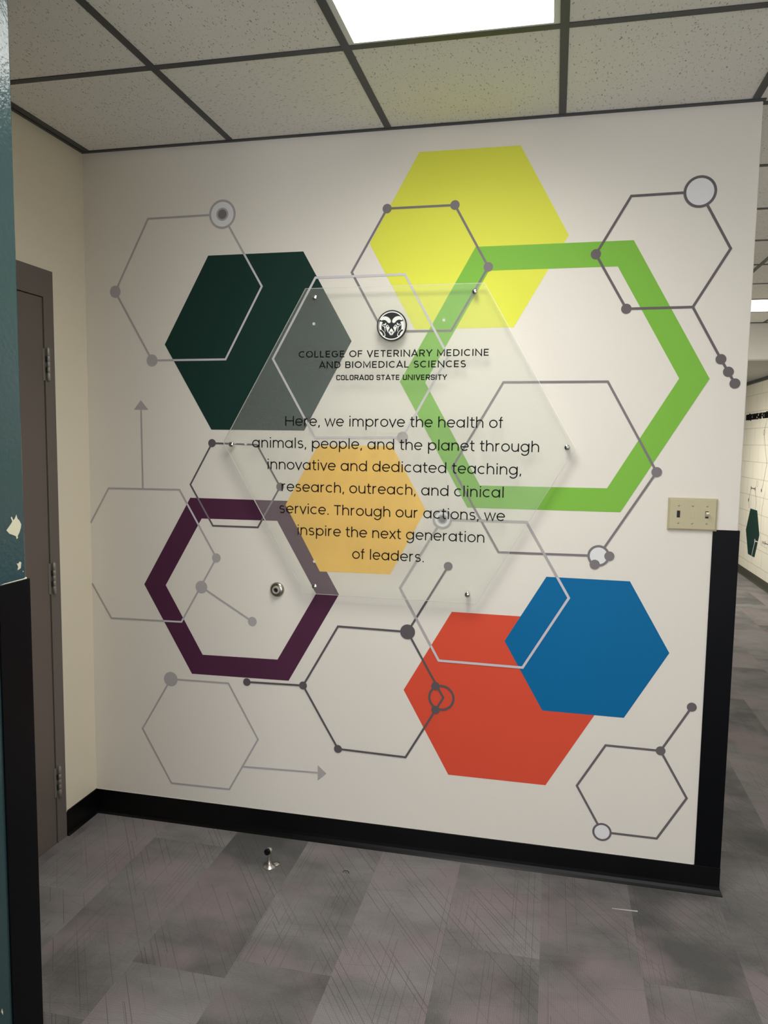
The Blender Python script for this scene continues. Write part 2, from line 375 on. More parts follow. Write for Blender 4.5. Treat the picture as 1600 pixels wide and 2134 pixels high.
for i in range(len(xs) - 1):
    for j in range(len(ys) - 1):
        x0, x1, y0, y1 = xs[i], xs[i + 1], ys[j], ys[j + 1]
        mx, my = (x0 + x1) / 2, (y0 + y1) / 2
        if any(a < mx < b and c < my < d for a, b, c, d in ALLF): continue
        turned = (abs(mx - 0.94) < .05 and abs(my + 0.28) < .05) or (rr.random() < 0.2 and my < -1.2)
        cm.poly([(x0, y0, TZ), (x0, y1, TZ), (x1, y1, TZ), (x1, y0, TZ)], 1 if turned else 0)
ceil = cm.build('ceiling', ['tile_a', 'tile_b']); struct(ceil, 'suspended ceiling of white fissured tiles in a dark grid', 'ceiling')
gm = MB(); hw = .012
for x in XL:
    y1 = SOF if x > W else 0.0
    gm.box(x - hw, x + hw, BACK, y1, H, H + .01)
for y in YL:
    if y < -.05: gm.box(0, BX, y - hw, y + hw, H + .0004, H + .009)
    elif y < SOF - .1: gm.box(W, BX, y - hw, y + hw, H + .0004, H + .009)
lab(gm.build('ceiling_grid', 'grid', ceil), 'dark metal grid between the tiles')
def wall_angle(n, x0, x1, y0, y1, lb): struct(MB().box(x0, x1, y0, y1, H - .002, H + .012).build('trim_%d' % n, 'grid'), lb, 'trim')
wall_angle(1, 0.0, W + .006, -.015, 0, 'dark ceiling edge angle along the feature wall')
wall_angle(2, 0.0, .0125, TY, -.015, 'dark ceiling edge angle along the cream alcove wall')
wall_angle(3, BX - .02, BX, BACK, SOF, 'dark ceiling edge angle along the block wall')
struct(MB().box(W, BX, SOF - .02, SOF, H - .002, H + .012).build('trim_4', 'grid'), 'dark ceiling edge angle along the soffit', 'trim')

BP = [(0, .1016), (.0028, .1016), (.004, .1003), (.004, .030), (.0055, .018), (.009, .008), (.0135, .003), (.0150, .0015), (.0150, 0), (0, 0)]
struct(MB().sweep([(0, -.2103), (0, -.0001)], BP).build('baseboard_left', 'rubber'), 'black rubber cove base beside the door', 'baseboard')
struct(MB().sweep([(.0045, 0), (W + .002, 0), (W + .002, .12)], BP).build('baseboard_back', 'rubber', smooth=False), 'black rubber cove base along the feature wall', 'baseboard')
struct(MB().sweep([(BX, END), (BX, BACK)], BP).build('baseboard_right', 'olive_base'), 'dark olive base along the block wall', 'baseboard')
struct(MB().sweep([(TX, BACK), (TX, TY + .002), (0.0, TY + .002)][::-1][::-1], BP).build('baseboard_front', 'rubber'), 'black rubber cove base along the teal wall', 'baseboard')

bb = bpy.data.objects['baseboard_back']; rc = random.Random(3); mb = MB(); xx = .004; hh = .004
while xx < 2.40:
    nx = min(xx + rc.uniform(.03, .09), 2.404); nh = (.0042 if nx < .42 else .0012) * rc.uniform(.35, 1.3)
    mb.poly([(xx, -.0022, .1010), (nx, -.0022, .1010), (nx, -.0010, .1018 + nh), (xx, -.0010, .1018 + hh)]); xx, hh = nx, nh
lab(mb.build('caulk_line', 'caulk', bb), 'ragged white paper edge above the black base')

# door in the alcove
DY0, DYL, DW, DH, FH = -.2103, -.268, .914, 2.112, 2.216
dr = bpy.data.objects.new('door_1', None); COL.objects.link(dr); struct(dr, 'brown grey steel door and frame in the cream alcove wall', 'door')
fm = MB()
fm.box(-.1, .004, DYL + .0015, DY0, 0, FH); fm.box(-.1, .004, DYL - DW - .06, DYL - DW - .003, 0, FH); fm.box(-.1, .004, DYL - DW - .003, DYL + .0015, DH + .003, FH)
fm.box(-.1, -.042, DYL - .014, DYL + .0015, 0, DH + .003); fm.box(-.1, -.042, DYL - DW - .003, DYL - DW + .014, 0, DH + .003); fm.box(-.1, -.042, DYL - DW, DYL, DH - .014, DH + .003)
fr = fm.build('door_frame', 'frame', dr)
df = MB().box(-.0405, .0005, DYL - DW, DYL - .0015, .0015, DH).build('door_leaf', 'door', dr); bevel(df, .0015)
ck = MB().box(0, .0042, DY0, DY0 + .003, .1, FH).box(0, .0042, DYL - DW - .06, DY0 + .003, FH, FH + .003).build('caulk_line', 'caulk', dr)
MB().poly([(.0006, DY0 + .003, 1.045 - .15), (.0006, DY0 + .003, .985 - .15), (.0006, DY0 + .010, .99 - .15), (.0006, DY0 + .012, 1.02 - .15), (.0006, DY0 + .006, 1.035 - .15)]).build('paint_flake', 'caulk', dr)
lv = MB(); lv.lathe([(0, .0), (.028, .0), (.028, .008), (.02, .012), (.011, .014), (.011, .05), (0, .05)], (0.0005, DYL - DW + .065, 1.0), (1, 0, 0), 24)
lv.box(.040, .056, DYL - DW + .055, DYL - DW + .17, .990, 1.010); lv.build('lever_handle', 'steel', dr, smooth=True)
hg0 = None
for z1 in (1.927, 1.118, .307):
    z0 = z1 - .118
    h = MB()
    # leaves lying in the gap, five barrel knuckles on the outside
    h.box(.0006, .0030, DYL - .009, DYL + .004, z0, z1)
    hg = h.build('hinge', 'hinge', dr)
    kb = MB(); kn = [.26, .18, .12, .18, .26]
    zz = z0
    for fgap, kl in enumerate((.028, .021, .020, .021, .028)):
        kb.lathe([(0, 0), (.0062, 0), (.0068, .0008), (.0068, kl - .0008), (.0062, kl), (0, kl)], (.0098, DYL + .013, zz), (0, 0, 1), 20); zz += kl
    kb.lathe([(0, 0), (.004, 0), (.003, .004), (0, .005)], (.0098, DYL + .013, zz), (0, 0, 1), 16)
    kb.build('hinge_barrel', 'hinge', hg, smooth=True)
    db = MB().box(.0008, .009, DYL + .003, DYL + .008, z0 + .028, z0 + .049).box(.0008, .009, DYL + .003, DYL + .008, z0 + .069, z0 + .09).build('barrel_gap', 'dark', hg)

# corner guards
def guard(path, z0, z1, lb):
    g = MB(); t = .004
    prof = [(0, z1), (t - .001, z1), (t, z1 - .001), (t, z0), (0, z0)]
    o = g.sweep(path, prof).build('corner_guard', 'vinyl'); return tag(o, lb, 'corner guard', 'black vinyl corner guards')
guard([(2.4076, 0), (W + .001, 0), (W + .001, .08)], .1016, 1.3138, 'black vinyl corner guard on the right edge of the white wall')
g_ = guard([(TX, -1.5478), (TX, TY + .001), (TX - .08, TY + .001)], .1016, 1.317, 'black vinyl corner guard on the teal wall at left')
mb = MB(); mb.poly([(TX + .0008, -1.543, 1.3168), (TX + .0008, TY, 1.3168), (TX + .0008, TY, 1.3196), (TX + .0008, TY - .004, 1.3212), (TX + .0008, TY - .008, 1.3190), (TX + .0008, -1.530, 1.3185)]); lab(mb.build('caulk_line', 'caulk', g_), 'white caulk line on top of the guard')

# ------------------------------------------------------------------ ceiling lights
def ceiling_light(box, strength, label, z=H, depth=.012):
    x0, x1, y0, y1 = box; x0 += hw; x1 -= hw; y0 += hw; y1 -= hw
    t = thing('ceiling_light', label, 'ceiling light', 'recessed ceiling light panels')
    a = .017
    f = MB(); zt = z + depth
    f.box(x0, x0 + a, y0, y1, z + .002, zt + .02); f.box(x1 - a, x1, y0, y1, z + .002, zt + .02); f.box(x0 + a, x1 - a, y0, y0 + a, z + .002, zt + .02); f.box(x0 + a, x1 - a, y1 - a * .5, y1, z + .002, zt + .02)
    f.build('light_frame', 'fixture', t)
    f = MB(); f.poly([(x0, y0, zt + .021), (x1, y0, zt + .021), (x1, y1, zt + .021), (x0, y1, zt + .021)]); f.build('light_housing', 'fixture', t)
    MB().poly([(x0 + a, y0 + a, zt), (x0 + a, y1 - a * .5, zt), (x1 - a, y1 - a * .5, zt), (x1 - a, y0 + a, zt)]).build('diffuser', emitter('lit_diffuser', (1.0, 0.985, 0.94), strength), t)
    return t
ceiling_light(MAIN, MAIN_LIGHT, 'lit white ceiling panel directly above the feature wall')
ceiling_light(HALL, CORRIDOR_LIGHT, 'lit ceiling panel down the corridor in front of the soffit')
ceiling_light(HALL2, CORRIDOR_LIGHT, 'lit ceiling panel in the corridor just past the white wall end')
ceiling_light(LOB1, LOBBY_LIGHT * 1.3, 'lit ceiling panel right of the camera by the block wall')
ceiling_light(LOB2, LOBBY_LIGHT * .4, 'lit ceiling panel behind the camera beside the teal wall')
ceiling_light(LOB3, LOBBY_LIGHT, 'lit ceiling panel far behind the camera by the block wall')
t = thing('corridor_downlight', 'surface light panel under the lower corridor ceiling past the soffit', 'ceiling light')
MB().box(2.72, 3.30, 5.7, 6.9, LOW - .05, LOW).build('light_body', 'fixture', t)
MB().poly([(2.74, 5.72, LOW - .051), (2.74, 6.88, LOW - .051), (3.28, 6.88, LOW - .051), (3.28, 5.72, LOW - .051)]).build('diffuser', emitter('lit_diffuser_low', (1, .97, .88), LOW_LIGHT), t)

# ------------------------------------------------------------------ printed mural
V = dict(
    yellow=[[1.3572, 2.6348], [1.7147, 2.6336], [1.8893, 2.3225], [1.7094, 2.0119], [1.3528, 2.0104], [1.1772, 2.3233]],
    green_o=[[1.5671, 2.296], [2.1052, 2.2962], [2.3711, 1.828], [2.1006, 1.3638], [1.5608, 1.362], [1.299, 1.8211]],
    green_i=[[1.617, 2.2113], [2.0564, 2.2108], [2.2735, 1.8294], [2.0515, 1.4471], [1.6046, 1.4449], [1.3941, 1.8186]],
    dark=[[0.5362, 2.305], [0.9219, 2.3056], [1.1127, 1.9718], [0.9284, 1.6372], [0.5442, 1.6368], [0.3477, 1.9698]],
    purple_o=[[0.451, 1.3649], [0.866, 1.3651], [1.0725, 1.0087], [0.8676, 0.6485], [0.4508, 0.6426], [0.2418, 1.0021]],
    purple_i=[[0.4996, 1.2831], [0.8191, 1.2855], [0.9777, 1.0103], [0.8211, 0.7311], [0.499, 0.7259], [0.3384, 1.0037]],
    orange=[[0.9829, 1.5803], [1.2737, 1.5848], [1.4055, 1.3478], [1.2738, 1.0979], [0.9943, 1.0948], [0.8536, 1.3496]],
    red=[[1.5119, 0.9686], [1.8774, 0.9675], [2.0597, 0.6518], [1.8762, 0.3357], [1.5127, 0.3348], [1.3332, 0.6525]],
    blue=[[1.8534, 1.1202], [2.1432, 1.1192], [2.2869, 0.8699], [2.1434, 0.62], [1.855, 0.6203], [1.7099, 0.8716]],
    m1=[[0.2831, 2.4548], [0.5964, 2.4565], [0.7564, 2.1824], [0.6061, 1.9094], [0.2923, 1.9082], [0.1346, 2.1799]],
    m2=[[1.2417, 2.4445], [1.4897, 2.444], [1.6136, 2.2245], [1.4865, 2.0034], [1.2326, 2.005], [1.1109, 2.2229]],
    m3=[[2.0908, 2.4422], [2.3101, 2.4445], [2.4146, 2.256], [2.3055, 2.0679], [2.0904, 2.0671], [1.9821, 2.2541]],
    m4=[[0.9705, 2.2078], [1.3123, 2.2084], [1.4775, 1.9128], [1.3128, 1.6162], [0.9718, 1.6112], [0.8016, 1.9094]],
    m5=[[1.6789, 1.8181], [2.0394, 1.8196], [2.2152, 1.5079], [2.0323, 1.2053], [1.6791, 1.2018], [1.5005, 1.5072]],
    m6=[[1.469, 1.3159], [1.7763, 1.3171], [1.935, 1.0469], [1.7788, 0.7767], [1.4664, 0.7785], [1.313, 1.048]],
    m7=[[1.07, 0.8829], [1.3452, 0.8806], [1.4874, 0.6355], [1.3455, 0.3862], [1.0743, 0.391], [0.9287, 0.635]],
    m8=[[0.5471, 1.5842], [0.7358, 1.5803], [0.8314, 1.4195], [0.7392, 1.2569], [0.5483, 1.256], [0.4526, 1.4178]],
    m9=[[0.0873, 1.3928], [0.4047, 1.3959], [0.5625, 1.1273], [0.4066, 0.8559], [0.0886, 0.8506], [-0.0669, 1.1245]],
    m10=[[0.3563, 0.6125], [0.611, 0.6165], [0.7384, 0.3943], [0.6128, 0.1697], [0.3531, 0.1662], [0.224, 0.389]],
    m11=[[2.0844, 0.5113], [2.274, 0.5109], [2.37, 0.3455], [2.2758, 0.1818], [2.0848, 0.1815], [1.9891, 0.3475]],
)
V = {k: [tuple(p) for p in v] for k, v in V.items()}
V['purple_i'][2] = (0.9797, 1.0066)
mural = thing('wall_mural', 'printed wall mural of coloured hexagons and grey molecule outlines on the white wall', 'mural')
def flat(name, polys, y, mat, label, parent=None):
    mb = MB()
    for p in polys: mb.xz(p, -y)
    return lab(mb.build(name, mat, parent or mural, merge=False), label)
def ringpolys(o, i): return [[o[k], o[(k + 1) % 6], i[(k + 1) % 6], i[k]] for k in range(6)]
L0 = .0004
flat('hexagon', [V['yellow']], L0, 'yellow', 'bright yellow solid hexagon')
flat('hexagon', [V['dark']], L0, 'dkgreen', 'dark green solid hexagon')
flat('hexagon', [V['red']], L0, 'red', 'red orange solid hexagon')
flat('hexagon', [V['blue']], L0 + .0003, 'blue', 'blue solid hexagon')
flat('hexagon_ring', ringpolys(V['green_o'], V['green_i']), L0 + .0003, 'green', 'thick lime green hexagon ring')
flat('hexagon_ring', ringpolys(V['purple_o'], V['purple_i']), L0, 'purple', 'thick dark purple hexagon ring')
flat('hexagon', [V['orange']], L0 + .0003, 'orange', 'amber yellow solid hexagon behind the sign')
PR = ringpolys(V['purple_o'], V['purple_i']); GR = ringpolys(V['green_o'], V['green_i'])
class Mol:
    """one printed molecule: the outline, then its dots and rings as sub-parts"""
    def __init__(s, label, strokes, mat, w, lift, over=(), overmat=None):
        s.y = L0 + .0006 + lift * .0002; s.mat = mat
        mb = MB(); mats = [mat]
        for si, (pts, closed) in enumerate(strokes):
            for q in ribbon(pts, w, closed):
                mb.xz(q, -s.y + .00002 * si)
                for n_, c in enumerate(over):
                    k = clip(q, c)
                    if k: mb.xz(k, -s.y - .00004 - .00001 * n_, 1)
        if over: mats.append(overmat)
        s.o = lab(mb.build('molecule_outline', mats, mural, merge=False), label)
    def dot(s, c, r, mat=None):
        mb = MB(); mb.xz(circle(c, r), -s.y - .0003); mb.build('molecule_dot', mat or s.mat, s.o, merge=False); return s
    def ring(s, c, r, st, fill=True, core=None):
        if fill:
            mb = MB(); mb.xz(circle(c, r - st / 2), -s.y - .0001); lab(mb.build('ring_fill', 'disc', s.o, merge=False), 'white disc')
        mb = MB(); annulus(mb, c, r - st, r, -s.y - .0002); mb.build('molecule_ring', s.mat, s.o, merge=False)
        if core:
            mb = MB(); mb.xz(circle(c, core), -s.y - .0003); mb.xz(circle(c, core * .72), -s.y - .0004, 1); mb.build('ring_core', [s.mat, 'core'], s.o, merge=False)
        return s
v = V['m1']; Mol('pale grey outline hexagon at upper left with a target ring', [(v, True)], 'pale', .0078, 0, [V['dark']], 'silver').dot(v[5], .0236).dot(v[4], .0236).ring(v[1], .0545, .0085, True, .0245)
v = V['m2']; Mol('dark grey outline hexagon over the yellow one', [(v, True)], 'slate2', .0082, 1).dot(v[0], .0168).dot(v[1], .0168).dot(v[2], .0168)
v = V['m3']; t3 = [(2.4032, 1.8931), (2.4288, 1.851), (2.4514, 1.8119)]
m = Mol('dark grey outline hexagon at upper right with ring and dotted tail', [(v, True), ([v[3], t3[0], t3[2]], False)], 'slate', .0086, 2).dot(v[4], .0172).dot(v[5], .0172).ring(v[1], .0525, .0088)
for p in t3: m.dot(p, .0172)
v = V['m4']; Mol('pale outline hexagon half behind the sign top', [(v, True)], 'silver', .0085, 3, [V['dark']], 'silver').dot(v[3], .0213, 'pale')
v = V['m5']; Mol('dark grey outline hexagon inside the green ring', [(v, True)], 'slate2', .0080, 4).dot(v[2], .0176).ring(v[3], .0387, .0085).dot((2.0693, 1.2058), .0174).dot((2.0205, 1.1735), .0175)
v = V['m6']; Mol('pale outline hexagon crossing the blue and red hexagons', [(v, True)], 'pale', .0090, 6, [V['blue'], V['red']], 'silver').ring(v[0], .0367, .0085, True, .0185)
v = V['m7']; Mol('charcoal outline hexagon at lower centre with branches', [(v, True), ([v[1], (1.4946, 1.1405)], False), ([v[5], (.6916, .629)], False)], 'charcoal', .0080, 5
    ).dot(v[1], .0288).dot((1.4946, 1.1405), .0166, 'slate').dot((1.4565, .6785), .0162).dot((1.4585, .5857), .0162).dot(v[4], .0163).dot(v[5], .0162).dot((.6916, .629), .0158).ring((1.4799, .6348), .0505, .0085, False)
v = V['m8']; Mol('small dark grey outline hexagon crossing the purple ring', [(v, True)], 'charcoal', .0068, 1, PR, 'slate2').dot(v[0], .0161).dot(v[2], .0159, 'slate')
v = V['m9']; a = (.2426, 1.3960); m = Mol('pale outline hexagon running into the alcove corner with an arrow up', [([(.0012, 1.2468), v[0], v[1], v[2], v[3], v[4], (.0012, .9930)], False), ([a, (.2398, 1.712)], False), ([(.4964, 1.0055), (.715, .8784)], False)], 'pale', .0072, 0, PR, 'silver')
m.dot(v[2], .0184).dot((.4964, 1.0055), .0254).dot((.715, .8784), .0187)
mb = MB(); mb.xz([(.2082, 1.7135), (.2725, 1.7138), (.2396, 1.7515)], -m.y - .0002); mb.build('arrow_head', 'pale', m.o, merge=False)
v = V['m10']; m = Mol('pale outline hexagon at lower left with an arrow right', [(v, True), ([(.6715, .2727), (.993, .2835)], False)], 'pale', .0072, 0)
m.dot(v[0], .0304); mb = MB(); mb.xz([(.991, .3152), (.9914, .2515), (1.0273, .284)], -m.y - .0002); mb.build('arrow_head', 'pale', m.o, merge=False)
v = V['m11']; Mol('charcoal outline hexagon at lower right with ring and branch', [(v, True), ([v[1], (2.3708, .6811)], False)], 'slate', .0082, 0).dot(v[1], .0167).dot((2.3708, .6811), .0166).ring(v[4], .0343, .0075)
# filled screw holes left in the wallcovering
for (x, z), lb in zip([(.9649, 2.0381), (1.4588, 2.0422), (.6888, 1.5833), (.9721, 1.1329), (1.4615, 1.137)],
        ['upper left', 'upper right', 'middle left', 'lower left', 'lower right']):
    mb = MB(); mb.lathe([(0, .0012), (.0022, .0012), (.0045, .0022), (.0055, .0014), (.0056, 0)], (x, -.0005, z), (0, -1, 0), 20)
    tag(mb.build('wall_plug', 'white'), 'white screw plug in the wall behind the %s of the sign' % lb, 'wall plug', 'screw plugs behind the sign')

# ------------------------------------------------------------------ stroke lettering
def arc(cx, cy, rx, ry, a0, a1, n=None):
    n = n or max(4, int(abs(a1 - a0) / 12)); return [(cx + rx * cos(radians(a0 + (a1 - a0) * k / n)), cy + ry * sin(radians(a0 + (a1 - a0) * k / n))) for k in range(n + 1)]
XH, CH, AS = .55, .70, .745
def body_font(s=.066):
    r = (XH - s) / 2; m = XH / 2; h = s / 2; g = {}
    ring = lambda cx: arc(cx, m, r, r, 0, 360, 30)
    g['a'] = (.64, [ring(.30), [(.542, XH), (.542, 0)]])
    g['c'] = (.55, [arc(.30, m, r, r, 48, 312, 24)])
    g['d'] = (.64, [ring(.30), [(.542, AS), (.542, 0)]])
    g['e'] = (.60, [[(.30 - r, m), (.30 + r, m)] , arc(.30, m, r, r, 0, 318, 27)])
    g['f'] = (.32, [[(.14, 0), (.14, .60)] + arc(.25, .60, .11, .112, 180, 95), [(.02, XH - h), (.29, XH - h)]])
    g['g'] = (.64, [ring(.30), [(.542, XH), (.542, 0.02)] + arc(.30, .02, r, r, 0, -150, 14)])
    g['h'] = (.58, [[(.085, AS), (.085, 0)], arc(.288, .308, .203, .209, 180, 0, 16) + [(.491, 0)]])
    g['i'] = (.21, [[(.105, XH), (.105, 0)], ('dot', .105, .70, .048)])
    g['l'] = (.21, [[(.105, AS), (.105, 0)]])
    g['m'] = (.88, [[(.085, XH), (.085, 0)], arc(.262, .335, .177, .182, 180, 0, 16) + [(.439, 0)], arc(.616, .335, .177, .182, 180, 0, 16) + [(.793, 0)]])
    g['n'] = (.58, [[(.085, XH), (.085, 0)], arc(.288, .308, .203, .209, 180, 0, 16) + [(.491, 0)]])
    g['o'] = (.60, [ring(.30)])
    g['p'] = (.64, [ring(.34), [(.098, XH), (.098, -.23)]])
    g['r'] = (.37, [[(.085, XH), (.085, 0)], arc(.275, .327, .19, .19, 180, 82, 9)])
    g['s'] = (.49, [[(x * 1.32 - .06, y) for x, y in arc(.23, .400, .117, .117, 35, 262, 14) + arc(.23, .160, .125, .125, 82, -148, 15)]])
    g['t'] = (.35, [[(.145, .70), (.145, .15)] + arc(.255, .145, .11, .112, 180, 270, 7) + [(.32, .033)], [(.02, XH - h), (.32, XH - h)]])
    g['u'] = (.58, [[(.085, XH), (.085, .242)] + arc(.288, .242, .203, .209, 180, 360, 16), [(.491, XH), (.491, 0)]])
    g['v'] = (.50, [[(.03, XH), (.25, .02), (.47, XH)]])
    g['w'] = (.77, [[(.03, XH), (.21, .02), (.385, XH - .03), (.56, .02), (.74, XH)]])
    g['x'] = (.48, [[(.04, 0), (.44, XH)], [(.04, XH), (.44, 0)]])
    g['H'] = (.74, [[(.095, 0), (.095, CH)], [(.645, 0), (.645, CH)], [(.095, .36), (.645, .36)]])
    g['T'] = (.55, [[(.03, CH - h), (.52, CH - h)], [(.275, CH), (.275, 0)]])
    g[','] = (.20, [[(.115, .085), (.065, -.10)]]); g['.'] = (.21, [('dot', .105, .042, .048)]); g[' '] = (.25, [])
    return g
def caps_font(s=.085, sq=False):
    h = s / 2; t, b, c = CH - h, h, CH / 2; g = {}
    def bowl(x0, x1, y0, y1):
        ry = (y1 - y0) / 2; rx = min(ry, (x1 - x0)) if not sq else min(ry, .10)
        if sq:
            q = .09; return [(x0, y1), (x1 - q, y1)] + arc(x1 - q, y1 - q, q, q, 90, 0, 4) + arc(x1 - q, y0 + q, q, q, 0, -90, 4) + [(x0, y0)]
        return [(x0, y1)] + arc(x1 - rx, (y0 + y1) / 2, rx, ry, 90, -90, 14) + [(x0, y0)]
    q = .10; x0, x1 = .08, .50
    if sq:
        O = [(x0 + q, t)] + [(x1 - q, t)] + arc(x1 - q, t - q, q, q, 90, 0, 4) + arc(x1 - q, b + q, q, q, 0, -90, 4) + arc(x0 + q, b + q, q, q, 270, 180, 4) + arc(x0 + q, t - q, q, q, 180, 90, 4)
        g['O'] = (.58, [O]); g['D'] = (.58, [[(.09, b), (.09, t)], bowl(.09, .50, b, t), ])
        g['C'] = (.56, [[(x1, t - .16)] + arc(x1 - q, t - q, q, q, 0, 90, 4) + arc(x0 + q, t - q, q, q, 90, 180, 4) + arc(x0 + q, b + q, q, q, 180, 270, 4) + arc(x1 - q, b + q, q, q, -90, 0, 4) + [(x1, b + .16)]])
        g['S'] = (.54, [[(x1 - .03, t - .15)] + arc(x1 - q - .03, t - q, q, q, 0, 90, 4) + arc(x0 + q - .02, t - q, q, q, 90, 180, 4) + arc(x0 + .08, c + .09, .1, .09, 180, 270, 4) + arc(x1 - .13, c - .09, .1, .09, 90, 0, 4) + arc(x1 - q - .03, b + q, q, q, 0, -90, 4) + arc(x0 + q - .02, b + q, q, q, 270, 180, 4) + [(x0 - .02, b + .15)]])
        g['U'] = (.58, [[(x0, CH)] + arc(x0 + q, b + q, q, q, 180, 270, 4) + arc(x1 - q, b + q, q, q, -90, 0, 4) + [(x1, CH)]])
    else:
        g['O'] = (.76, [arc(.38, c, .315, c - h, 0, 360, 32)]); g['D'] = (.68, [[(.09, 0), (.09, CH)], bowl(.09, .605, b, t)])
        g['C'] = (.68, [arc(.37, c, .305, c - h, 46, 314, 24)])
        g['S'] = (.56, [[(x, y) for x, y in arc(.28, c + .155, .185, .152, 32, 262, 14) + arc(.28, c - .155, .205, .160, 82, -148, 15)]])
        g['U'] = (.68, [[(.09, CH), (.09, .29)] + arc(.34, .29, .25, .25, 180, 360, 14) + [(.59, CH)]])
    g['G'] = (.74, [arc(.37, c, .305, c - h, 46, 350, 26)[:-1] + [(.37 + .30, c - .05), (.44, c - .05)]]) if False else (.74, [arc(.37, c, .305, c - h, 46, 325, 26) + [(.655, c - .03), (.40, c - .03)]])
    g['A'] = (.66, [[(.03, 0), (.33, CH - .02), (.63, 0)], [(.14, .20), (.52, .20)]])
    g['B'] = (.60, [[(.09, 0), (.09, CH)], bowl(.09, .50, c + .01, t), bowl(.09, .535, b, c + .01)])
    g['E'] = (.55, [[(.50, t), (.09, t), (.09, b), (.50, b)], [(.09, c), (.46, c)]])
    g['F'] = (.52, [[(.49, t), (.09, t), (.09, 0)], [(.09, c), (.45, c)]])
    g['I'] = (.20 if not sq else .22, [[(.10, 0), (.10, CH)]])
    g['L'] = (.50, [[(.09, CH), (.09, b), (.46, b)]])
    g['M'] = (.82, [[(.09, 0), (.09, CH - .02), (.41, .12), (.73, CH - .02), (.73, 0)]])
    g['N'] = (.72, [[(.09, 0), (.09, CH - .03), (.63, .03), (.63, CH)]])
    g['P'] = (.58, [[(.09, 0), (.09, CH)], bowl(.09, .52, c - .05, t)])
    g['R'] = (.62, [[(.09, 0), (.09, CH)], bowl(.09, .53, c - .04, t), [(.32, c - .04), (.55, 0)]])
    g['T'] = (.56, [[(.03, t), (.53, t)], [(.28, t), (.28, 0)]])
    g['V'] = (.62, [[(.03, CH), (.31, .02), (.59, CH)]])
    g['Y'] = (.60, [[(.03, CH), (.30, .30), (.57, CH)], [(.30, .32), (.30, 0)]])
    g[' '] = (.26, [])
    return g
def lay(text, font, stroke, track=0.0):
    """quads of a line of text in em units, and its extent"""
    quads = []; x = 0.0
    for ch in text:
        adv, strokes = font[ch]
        for st in strokes:
            if st[0] == 'dot': quads.append(circle((x + st[1], st[2]), st[3], 18))
            else:
                st = list(st); closed = abs(st[0][0] - st[-1][0]) + abs(st[0][1] - st[-1][1]) < 1e-4
                if closed: st = st[:-1]
                quads += ribbon([(x + a, b) for a, b in st], stroke, closed)
        x += adv + track
    lo = min(p[0] for q in quads for p in q); hi = max(p[0] for q in quads for p in q)
    return quads, lo, hi
def text_line(name, text, font, stroke, em, a, b, y, parent, mat='ink', track=0.0, thick=.0004):
    quads, lo, hi = lay(text, font, stroke, track); k = (b[0] - a[0]) / (hi - lo); zb = (a[1] + b[1]) / 2
    mb = MB()
    for q in quads: mb.prism([(a[0] + (p[0] - lo) * k, zb + p[1] * em) for p in q], y - thick, y)
    o = mb.build(name, mat, parent, merge=False)
    return o, k / em

# ------------------------------------------------------------------ the acrylic sign
sign = thing('acrylic_sign', 'frosted hexagonal acrylic sign with black lettering standing off the mural', 'sign')
PC, PRAD, PF, PB = (1.2742, 1.5872), .6645, -.0365, -.0270
ph = [(PC[0] + PRAD * cos(radians(a)), PC[1] + PRAD * sin(radians(a))) for a in (120, 60, 0, -60, -120, 180)]
pi_ = [(PC[0] + (PRAD - .0014) * cos(radians(a)), PC[1] + (PRAD - .0014) * sin(radians(a))) for a in (120, 60, 0, -60, -120, 180)]
mb = MB(); mb.xz(pi_, PF); mb.poly([(p[0], PB, p[1]) for p in ph], 2)
for k in range(6):
    a, b, c, d = ph[k], ph[(k + 1) % 6], pi_[(k + 1) % 6], pi_[k]
    mb.poly([(a[0], PF + .001, a[1]), (b[0], PF + .001, b[1]), (c[0], PF, c[1]), (d[0], PF, d[1])], 3)  # chamfer in flat white, a painted highlight for the bevel's reflection
    mb.poly([(a[0], PB, a[1]), (b[0], PB, b[1]), (b[0], PF + .001, b[1]), (a[0], PF + .001, a[1])], 1)
mb.build('sign_panel', ['acrylic', 'edge', 'clear', 'emblem_white'], sign)
for x, z in [(.9779, 2.1295), (1.5719, 2.1338), (1.9093, 1.5888), (1.5721, 1.0445), (.9846, 1.0419), (.6433, 1.5808)]:
    mb = MB(); mb.lathe([(.0085, .0), (.0085, -PB - .0005)], (x, 0, z), (0, -1, 0), 24)
    mb.lathe([(0, .0415), (.0012, .0412), (.0085, .0402), (.0096, .0392), (.0096, -PF + .0002), (.004, -PF + .0002)], (x, 0, z), (0, -1, 0), 28)
    mb.build('standoff', 'chrome', sign, smooth=True)
BF, HF, SF = body_font(.077), caps_font(.110), caps_font(.128, True)
TXT = [('Here, we improve the health of', (.8652, 1.6517), (1.6836, 1.6561)), ('animals, people, and the planet through', (.7307, 1.5677), (1.813, 1.573)),
       ('innovative and dedicated teaching,', (.7935, 1.486), (1.7536, 1.4906)), ('research, outreach, and clinical', (.8511, 1.4036), (1.6933, 1.4063)),
       ('service. Through our actions, we', (.8425, 1.3173), (1.7008, 1.324)), ('inspire the next generation', (.9157, 1.238), (1.6291, 1.2403)), ('of leaders.', (1.1335, 1.1555), (1.4081, 1.1582))]
for s_, a, b in TXT:
    o, k = text_line('text_line', s_, BF, .077, .0377 / CH, a, b, PF - .0002, sign, track=.022); print('xscale', s_, round(k, 3))
for s_, a, b in [('COLLEGE OF VETERINARY MEDICINE', (.9179, 1.9074), (1.6265, 1.91)), ('AND BIOMEDICAL SCIENCES', (.9973, 1.8683), (1.5465, 1.8698))]:
    o, k = text_line('heading_line', s_, HF, .110, .0245 / CH, a, b, PF - .0002, sign, track=.09); print('xscale', s_, round(k, 3))
